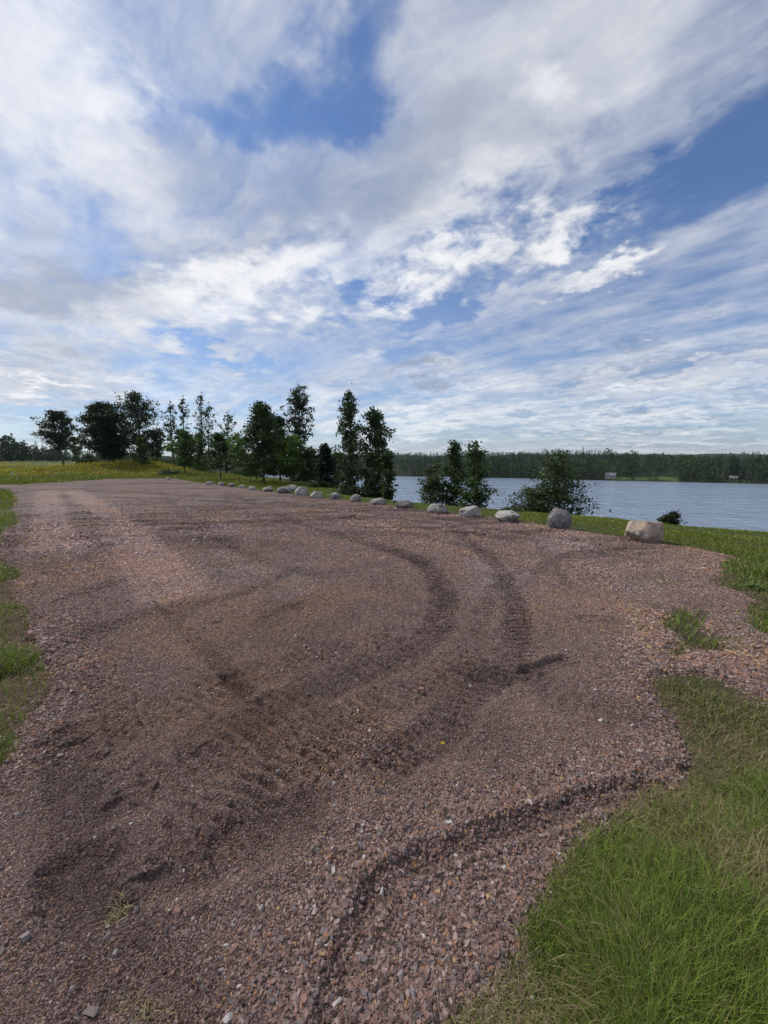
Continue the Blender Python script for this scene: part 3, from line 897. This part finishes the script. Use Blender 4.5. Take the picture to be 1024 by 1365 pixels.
DK = (.042, .074, .022); MD = (.066, .115, .028); LT = (.105, .175, .036); GY = (.050, .070, .035); PALE = (.075, .085, .07)
G1 = 'trees behind the far end of the lot'; G2 = 'trees on the bank between the boulders and the lake'
tree('pine_tree', 'lone fan-crowned tree standing by itself in the field at far left', 'tree', G1, 78, 549, 598, 613, 42, 62, 'fan', 1.5, (.026, .045, .018), clumps=84, seed=1, gap=.05, leaf=1.0, trunk_r=1.3, shift=-1)
tree('small_tree', 'small low tree just right of the lone fan-crowned tree', 'tree', G1, 99, 583, 604, 613, 22, 66, 'round', .6, MD, clumps=30, seed=2)
tree('maple_tree', 'dense very dark round-crowned tree at the back edge of the lot', 'tree', G1, 139, 540, 603, 628, 60, 41, 'round', 2.2, (.020, .034, .013), clumps=150, seed=3, trunk_r=1.2)
tree('maple_tree', 'taller dark tree directly behind and right of the dense dark round one', 'tree', G1, 182, 525, 596, 620, 58, 50, 'round', 1.1, (.028, .048, .017), clumps=110, seed=4, gap=.1)
tree('young_tree', 'bright green slender young tree in front of the dark pair', 'tree', G1, 188, 585, 618, 628, 24, 40, 'cone', .8, (.055, .092, .026), clumps=34, seed=5)
tree('small_tree', 'bushy low tree between the dark pair and the thin aspens', 'tree', G1, 207, 574, 606, 615, 30, 52, 'round', .9, DK, clumps=44, seed=6)
tree('aspen_tree', 'thin sparse aspen, leftmost of the tall thin group', 'tree', G1, 226, 539, 592, 612, 20, 56, 'column', .55, GY, bark=PALE, clumps=34, seed=7, gap=.15)
tree('aspen_tree', 'thin aspen, second from left in the tall thin group', 'tree', G1, 243, 532, 590, 612, 18, 54, 'column', .5, GY, bark=PALE, clumps=32, seed=8, gap=.2)
tree('aspen_tree', 'tallest sparse aspen with sky showing through its crown', 'tree', G1, 267, 525, 592, 612, 24, 54, 'column', .42, GY, bark=PALE, clumps=40, seed=9, gap=.2)
tree('aspen_tree', 'sparse aspen leaning right, right edge of the tall thin group', 'tree', G1, 279, 540, 590, 612, 26, 54, 'fan', .3, GY, bark=PALE, clumps=34, seed=10, gap=.25, lean=6)
tree('young_tree', 'broad leafy young tree below the thin aspens', 'tree', G1, 243, 572, 618, 634, 36, 37, 'round', 1.2, MD, clumps=56, seed=11)
tree('young_tree', 'narrow green tree in the hedge-like row, below the tallest aspen', 'tree', G1, 265, 580, 616, 628, 26, 42, 'round', .9, (.05, .085, .025), clumps=40, seed=12)
tree('young_tree', 'dark young tree with a clear trunk rising from the bank, near the leftmost boulders', 'tree', G1, 291, 578, 624, 643, 36, 30, 'cone', 1.1, DK, clumps=54, seed=13)
tree('crooked_tree', 'thin crooked tree whose top bends to the right', 'tree', G1, 304, 550, 600, 620, 20, 44, 'column', .5, MD, clumps=30, seed=14, lean=6, gap=.15)
tree('small_tree', 'light green low tree behind the thin crooked tree', 'tree', G1, 316, 578, 618, 630, 36, 40, 'round', 1., LT, clumps=44, seed=15)
tree('young_tree', 'large dark green pointed tree in the middle of the row', 'tree', G1, 348, 541, 628, 645, 60, 27, 'cone', 1.8, DK, clumps=120, seed=16, trunk_r=1.1)
tree('young_tree', 'dark bushy tree close behind the large pointed one', 'tree', G1, 371, 555, 625, 640, 36, 31, 'cone', 1.2, (.028, .044, .016), clumps=70, seed=17)
tree('linden_tree', 'light green rounded tree below the tall bare-stemmed aspen', 'tree', G1, 387, 583, 628, 640, 44, 27, 'round', 1.3, LT, clumps=64, seed=18)
tree('tall_aspen', 'tall solitary aspen with a bare lower trunk right of the large pointed tree', 'tree', G1, 397, 516, 580, 620, 38, 38, 'column', 1.0, (.034, .052, .022), bark=PALE, clumps=70, seed=19, gap=.08)
tree('small_tree', 'olive green bushy tree left of the small dark spruce', 'tree', G2, 414, 597, 640, 650, 34, 27, 'round', 1., (.065, .080, .028), clumps=50, seed=20)
tree('spruce_tree', 'small dark conical spruce left of the tall birch pair', 'tree', G2, 433, 593, 646, 655, 24, 24, 'cone', 1.7, (.012, .020, .012), clumps=80, seed=21, leaf=.8)
tree('small_tree', 'low olive tree between the spruce and the tall birch pair', 'tree', G2, 449, 605, 655, 660, 26, 28, 'round', .8, (.055, .070, .028), clumps=40, seed=22)
tree('birch_tree', 'tall narrow birch, left one of the tall pair by the shore', 'tree', G2, 466, 521, 655, 668, 36, 22, 'column', .9, (.046, .078, .028), bark=PALE, clumps=110, seed=23, gap=.08)
tree('birch_tree', 'broad tall birch, right one of the tall pair by the shore', 'tree', G2, 499, 546, 668, 672, 44, 21, 'column', 1.15, (.040, .068, .025), bark=PALE, clumps=130, seed=24, gap=.04)
tree('birch_tree', 'short thin tree hugging the right side of the tall birch pair', 'tree', G2, 517, 598, 668, 672, 18, 19, 'column', .8, DK, clumps=44, seed=25)
tree('alder_tree', 'short bushy tree at the left of the first lakeside clump', 'tree', G2, 577, 618, 684, 685, 44, 16.5, 'bush', .65, (.055, .082, .034), clumps=80, seed=26, leaf=.9, stems=3, gap=.15)
tree('alder_tree', 'pointed slim tree in the middle of the first lakeside clump', 'tree', G2, 607, 590, 684, 685, 34, 16.5, 'cone', .7, (.045, .078, .026), clumps=90, seed=27, leaf=.9, gap=.08)
tree('alder_tree', 'pointed fuller tree at the right of the first lakeside clump', 'tree', G2, 637, 590, 688, 690, 48, 15.5, 'cone', .65, (.048, .082, .026), clumps=100, seed=28, leaf=.9, stems=2, gap=.1)
tree('alder_tree', 'broad loose bushy tree at the left of the second lakeside clump', 'tree', G2, 712, 642, 694, 695, 74, 14, 'bush', .55, (.055, .086, .034), clumps=100, seed=29, leaf=.85, stems=3, gap=.15)
tree('alder_tree', 'pointed bushy tree at the right of the second lakeside clump', 'tree', G2, 750, 604, 692, 695, 80, 13.5, 'cone', .55, (.045, .076, .028), clumps=130, seed=30, leaf=.85, stems=3, gap=.12)
tree('shrub', 'small dark shrub at the water side of the largest tan boulder', 'shrub', None, 892, 683, 706, 708, 22, 11.0, 'bush', .8, (.020, .032, .014), clumps=26, seed=31, leaf=.7, stems=2)
tree('shrub', 'low pale green shrub beside the white wedge-shaped boulder', 'shrub', None, 686, 679, 690, 692, 34, 13, 'bush', .5, (.06, .08, .03), clumps=22, seed=32, leaf=.7, stems=2)
G3 = 'low bushes along the foot of the bank'
for i, (px, tp, w_, Y, lab, g) in enumerate([
    (208, 612, 34, 46, 'low rounded bush on the mound below the bushy low tree', MD), (262, 612, 34, 44, 'low green bush under the tallest aspen', LT),
    (222, 628, 30, 36, 'pale flowering bush at the back edge of the lot', (.10, .115, .07)), (330, 622, 46, 38, 'wide low bush behind the row of small boulders', MD),
    (404, 628, 40, 30, 'low bush behind the pile of pale boulders', (.05, .075, .025)), (170, 612, 34, 52, 'low dark bush behind the dense dark tree', DK),
    (113, 606, 30, 64, 'low dark bush between the field and the dense dark tree', DK), (432, 640, 44, 24, 'low green bush at the foot of the dark spruce', (.045, .065, .024)),
    (470, 650, 44, 20, 'dark low bush at the foot of the tall birch pair', (.028, .040, .02))]):
    tree('bush', lab, 'bush', G3, px, tp, tp + 22, None, w_, Y, 'bush', .8, g, clumps=44, seed=60 + i, stems=3, leaf=.9)

# ------------------------------------------------------------------ far woods
def wood(name, label, pts, hts, seed, conif=.5, quads=120, leafk=1.0):
    rng = np.random.default_rng(seed); n = len(pts)
    x, y = pts[:, 0], pts[:, 1]; z = terrain(x, y)
    Vs, Qs, Cs = [], [], []
    con = rng.random(n) < conif
    for i in range(n):
        h = hts[i]; m_ = quads
        t = rng.random(m_) ** .8
        if con[i]: r_ = (1 - t) * h * .20 + .15
        else: r_ = np.sqrt(np.clip(1 - (1.8 * t - .8) ** 2, .05, 1)) * h * .30
        a = rng.random(m_) * 6.283; lob = 1 + .28 * np.sin(a * 2 + i) + .22 * np.sin(t * 14 + a * 3 + i)
        rr = r_ * lob * np.sqrt(.35 + .65 * rng.random(m_))
        P = np.stack([x[i] + np.cos(a) * rr, y[i] + np.sin(a) * rr, z[i] + h * (.05 + .95 * t)], -1)
        V, Q = leaf_quads(rng, P, h * .085 * leafk * (1.15 - .7 * t if con[i] else 1))
        g = np.array((.017, .036, .014) if con[i] else (.036, .072, .019)) * (.6 + .8 * rng.random()) * (.7 + .6 * rng.random((m_, 1)))
        Vs.append(V); Qs.append(Q + i * m_ * 4); Cs.append(np.repeat(g, 4, 0))
    o = npmesh(name, np.concatenate(Vs), np.concatenate(Qs), M_NEEDLE, col=np.concatenate(Cs))
    tag(o, label, 'forest', kind='stuff')

def build_woods():
    rng = np.random.default_rng(33)
    P = []
    while len(P) < 7000:
        az = np.radians(rng.uniform(-34, 50)); q = rng.uniform(220, 330) if rng.random() < .42 else rng.uniform(300, 1100)
        P.append((q * math.sin(az), q * math.cos(az)))
    P = np.array(P)
    f = poly_sdf(P[:, 0], P[:, 1], FAR)
    k = f < -3
    for c in CLEAR: k &= poly_sdf(P[:, 0], P[:, 1], c) > 2
    P = P[k]; f = f[k]
    P2 = []
    # dense fringe on the shore
    sh = np.array(fshore + [(400, 180)])
    for i in range(len(sh) - 1):
        L = np.linalg.norm(sh[i + 1] - sh[i])
        for j in range(int(L / 2.2)):
            p = sh[i] + (sh[i + 1] - sh[i]) * rng.random(); nrm = p / np.linalg.norm(p)
            P2.append(p + nrm * rng.uniform(2, 26))
    P2 = np.array(P2)
    for c in CLEAR: P2 = P2[poly_sdf(P2[:, 0], P2[:, 1], c) > 2]
    sc_ = []
    for j in range(46):
        px = rng.uniform(838, 1000); kq = np.interp(px, [800, 900, 1024], [640.5, 642.5, 645.5]); X, Y = unz(px, kq, WATER); q = math.hypot(X, Y)
        if rng.random() < .55 or px > 905: sc_.append((X * (q + 3.5) / q, Y * (q + 3.5) / q))
    P2 = np.concatenate([P2, np.array(sc_)])
    P = np.concatenate([P, P2])
    h = rng.uniform(6.5, 13, len(P)) * (.75 + .5 * fbm(P[:, 0], P[:, 1], .02, 3)); h[-len(P2):] *= rng.uniform(.45, .95, len(P2)); h[-len(sc_):] = rng.uniform(1.8, 4.5, len(sc_))
    wood('far_shore_forest', 'dark mixed forest on the hills across the lake', P, h, 34)
    P = []
    for i in range(420):
        q = rng.uniform(170, 300); az = np.radians(rng.uniform(-50, -30)); P.append((q * math.sin(az), q * math.cos(az)))
    P = np.array(P)
    azd = np.degrees(np.arctan2(P[:, 0], P[:, 1]))
    h = .82 * rng.uniform(7, 12, len(P)) * np.interp(azd, [-46, -42, -38, -30], [1.05, .9, .5, .42])
    wood('field_edge_forest', 'dark forest edge beyond the yellow field at far left', P, h, 36, conif=.65)
build_woods()

# ------------------------------------------------------------------ boulders
def boulder(label, px, bot, w_, h_, tone, seed, kind='round', name='boulder', group='boulders lined up along the edge of the lot'):
    rng = np.random.default_rng(seed)
    X, Y = unz(px, bot - 1)
    k = Y / F * 1.0
    W_, H_ = w_ * k, h_ * k
    Yc = Y + W_ * .3
    import bmesh
    bm = bmesh.new(); bmesh.ops.create_icosphere(bm, subdivisions=5 if w_ > 24 else 4, radius=1.)
    V = np.array([v.co[:] for v in bm.verts]); T = np.array([[v.index for v in f.verts] for f in bm.faces]); bm.free()
    D = V / np.linalg.norm(V, axis=1)[:, None]
    # facets: cut a sphere by random planes
    nf = {'round': 26, 'angular': 13, 'flat': 16, 'wedge': 11}[kind]
    N = rng.normal(size=(nf, 3)); N /= np.linalg.norm(N, axis=1)[:, None]
    off = rng.uniform(.74, .97, nf) if kind != 'round' else rng.uniform(.84, 1., nf)
    if kind == 'angular':
        N = np.concatenate([N, [[.05, .1, 1], [.98, -.15, .05], [-.70, -.25, .75], [-.05, -.90, .42], [.7, -.75, .05]]]); off = np.concatenate([off, [.62, .80, .60, .66, .84]])
    if kind == 'wedge':
        N = np.concatenate([N, [[-.25, -.2, .95], [.5, -.3, .8], [.55, -.7, -.4]]]); off = np.concatenate([off, [.55, .60, .62]])
    N /= np.linalg.norm(N, axis=1)[:, None]
    dd = D @ N.T
    rr = np.where(dd > .05, off[None] / np.maximum(dd, .05), 9)
    kk = 26 if kind == 'round' else 60
    sm = -np.log(np.exp(-rr * kk).sum(1) + math.exp(-kk)) / kk
    V = D * sm[:, None]
    for fr, am in ((2.3, .10), (6, .075), (15, .045)):
        n = np.sin(V[:, 0] * fr * 1.9 + seed) * np.sin(V[:, 1] * fr * 2.1 + seed * 2) * np.sin(V[:, 2] * fr * 1.7 + seed * 3)
        n = n + (fbm(V[:, 0] * fr + seed, V[:, 2] * fr + V[:, 1] * fr, 1., 3) - .5)
        V = V * (1 + am * n * (.4 if kind == 'angular' else .8))[:, None]
    mn, mx = V.min(0), V.max(0)
    V = (V - (mn + mx) / 2) / (mx - mn)
    V = V * np.array([W_, W_ * .8, H_ * 1.22])
    V[:, 2] += H_ * .39
    m_ = npmesh(name, V, T, M_ROCK, smooth=True)
    m_.location = (X, Yc, float(terrain(np.array([X]), np.array([Yc]))[0]) + .005)
    m_.color = tuple(tone) + (1,)
    tag(m_, label, 'boulder' if name == 'boulder' else 'rock', group)
    return m_
TAN, GR, PL, DKR, MID = (.43, .325, .25), (.24, .22, .215), (.41, .385, .345), (.20, .165, .15), (.31, .285, .26)
BL = [
 (866, 727, 49, 31, TAN, 'angular', 'big tan angular boulder with a flat top, rightmost of the row'),
 (749, 708.5, 33, 30, GR, 'round', 'tall rounded grey boulder next to the big tan one'),
 (680, 700, 35, 17, PL, 'wedge', 'pale wedge-shaped boulder with a dark underside'),
 (628, 692.5, 30, 16, PL, 'flat', 'whitish mottled boulder left of the pale wedge-shaped one'),
 (584, 687.5, 29, 15, MID, 'round', 'grey and white boulder below the left end of the first lakeside tree clump'),
 (540, 679.5, 26, 11, DKR, 'flat', 'long low dark brown boulder with a flat top'),
 (504, 675, 23, 10, MID, 'flat', 'smooth low grey boulder directly left of the long dark brown one'),
 (474, 671, 16, 11, MID, 'round', 'rounded pale grey boulder below the tall left birch'),
 (446, 667.5, 15, 10, GR, 'wedge', 'grey slanted boulder to the right of the dark spruce'),
 (421, 666, 16, 10, PL, 'angular', 'pale pointed boulder below the dark spruce'),
 (400.5, 662, 18, 12, PL, 'angular', 'tallest pale boulder at the right end of the pile'),
 (388, 656, 16, 9, PL, 'flat', 'pale boulder at the back of the pile'),
 (377.5, 659.5, 21, 9.5, DKR, 'round', 'dark grey boulder at the left end of the pile'),
 (355.5, 657.5, 15, 8, MID, 'wedge', 'grey boulder beside the trunk of the large pointed tree'),
 (335.5, 654, 10, 5, PL, 'flat', 'small pale boulder, first to the left of the large pointed tree'),
 (322, 652.5, 8.5, 5, PL, 'round', 'small white round boulder, second to the left of the large pointed tree'),
 (307.5, 650.5, 10, 5.5, GR, 'flat', 'small dark grey boulder, third to the left of the large pointed tree'),
 (294, 649, 9, 5.5, MID, 'round', 'small grey boulder at the foot of the dark young tree'),
 (278, 647.5, 10, 5, PL, 'flat', 'small pale boulder, left end of the row'),
]
for i, (px, bt, w_, h_, tone, kd, lab) in enumerate(BL):
    boulder(lab, px, bt, w_, h_, tone, 100 + i, kd)
boulder('tiny pale rock alone at the back edge of the lot left of the boulder row', 224, 641.5, 6, 3, PL, 140, 'flat', 'small_rock', None)
boulder('small dark rock on the grass behind the long dark brown boulder', 525, 671, 7, 4, GR, 141, 'round', 'small_rock', None)

# ------------------------------------------------------------------ houses across the lake
def boxV(x0, x1, y0, y1, z0, z1):
    return np.array([[x0,y0,z0],[x1,y0,z0],[x1,y1,z0],[x0,y1,z0],[x0,y0,z1],[x1,y0,z1],[x1,y1,z1],[x0,y1,z1]], float), CUBE_Q
def part(name, V, Q, col, parent):
    return npmesh(name, V, Q, M_PAINT, parent, col=np.tile(np.array(col), (len(V), 1)))
def house(name, label, px, py, wm_, hm_, dist, wall, roofc, rz):
    k = np.interp(px, [520, 600, 700, 800, 900, 1024], [634.8, 636, 638, 640.5, 642.5, 645.5])
    X, Y = unz(px, k, WATER); q = math.hypot(X, Y); X, Y = X * (q + dist) / q, Y * (q + dist) / q
    e = bpy.data.objects.new(name, None); COL.objects.link(e)
    e.location = (X, Y, float(terrain(np.array([X]), np.array([Y]))[0]) - .1); e.rotation_euler = (0, 0, rz)
    tag(e, label, 'house')
    a, d = wm_ / 2, wm_ * .32
    part('wall', *boxV(-a, a, -d, d, 0, hm_), wall, e)
    g = hm_ * .55
    V = np.array([[-a-.3,-d-.3,hm_],[a+.3,-d-.3,hm_],[a+.3,d+.3,hm_],[-a-.3,d+.3,hm_],[-a-.3,0,hm_+g],[a+.3,0,hm_+g]])
    me_q = np.array([[0,1,5,4],[2,3,4,5],[0,4,3,3],[1,2,5,5]])
    T = np.array([[0,1,5],[0,5,4],[2,3,4],[2,4,5],[0,4,3],[1,2,5],[0,3,2],[0,2,1]])
    rf = part('roof', V, T, roofc, e)
    part('chimney', *boxV(a*.3, a*.3+.6, -.3, .3, hm_ + g*.4, hm_ + g + .5), (.25, .12, .09), rf)
    for fx in (-.6, -.1, .55):
        w = part('window', *boxV(a*fx-.5, a*fx+.5, -d-.06, -d+.02, hm_*.35, hm_*.78), (.75, .75, .72), e)
        part('pane', *boxV(a*fx-.4, a*fx+.4, -d-.09, -d-.05, hm_*.40, hm_*.73), (.03, .04, .05), w)
    part('door', *boxV(a*.18, a*.34, -d-.05, -d+.02, 0, hm_*.7), (.18, .10, .07), e)
house('cottage', 'white cottage with a grey roof on the shore across the lake', 813, 632, 6.0, 2.6, 9, (.42, .42, .39), (.24, .24, .24), R(-25))
house('boathouse', 'tiny pale boathouse on the far shore near the right edge', 977, 637, 3.4, 2.3, 6, (.50, .47, .42), (.25, .24, .24), R(-40))

# ------------------------------------------------------------------ air
hz_m = bpy.data.materials.new('air'); hz_m.use_nodes = True
hn = hz_m.node_tree; hn.nodes.remove(hn.nodes['Principled BSDF'])
pv = hn.nodes.new('ShaderNodeVolumePrincipled'); pv.inputs['Color'].default_value = (.86, .91, 1, 1); pv.inputs['Density'].default_value = .00010; pv.inputs['Anisotropy'].default_value = .3
hn.links.new(pv.outputs[0], hn.nodes['Material Output'].inputs['Volume'])
hv = np.array([[x_, y_, z_] for z_ in (-19, 60) for x_, y_ in ((-3100, -1300), (3100, -1300), (3100, 3100), (-3100, 3100))], float)
tag(npmesh('haze', hv, CUBE_Q, hz_m), kind='stuff')

# ------------------------------------------------------------------ one dandelion on the gravel
def dandelion():
    X, Y = unz(590, 1004)
    h, *_ = gravel_fields(np.array([X]), np.array([Y])); z = float(terrain(np.array([X]), np.array([Y]))[0] + h[0])
    e = bpy.data.objects.new('dandelion', None); COL.objects.link(e); e.location = (X, Y, z)
    tag(e, 'single yellow dandelion on the bare gravel in the middle of the lot', 'flower')
    rng = np.random.default_rng(3); V, Q, off = [], [], 0
    n = 34; a = rng.random(n) * 6.28; ex = rng.random(n) * 1.2
    for i in range(n):
        d = np.array([math.cos(a[i]) * math.sin(ex[i]), math.sin(a[i]) * math.sin(ex[i]), math.cos(ex[i])]); s = np.cross(d, [0, 0.1, 1.]); s /= np.linalg.norm(s) + 1e-6
        p = np.array([0, 0, .022]); L = .013
        V += [p - s * .0008, p + s * .0008, p + d * L + s * .0018, p + d * L - s * .0018]; Q.append([off, off + 1, off + 2, off + 3]); off += 4
    npmesh('flower_head', np.array(V), np.array(Q), M_FLOWER, e, col=np.tile([.8, .62, .04], (off, 1)))
    v, q = tube([(0, 0, -.01), (.002, .001, .01), (0, 0, .023)], [.0015, .0013, .0012], 6)
    npmesh('stem', v, q, M_GRASS, e, col=np.tile([.10, .16, .05], (len(v), 1)))
dandelion()
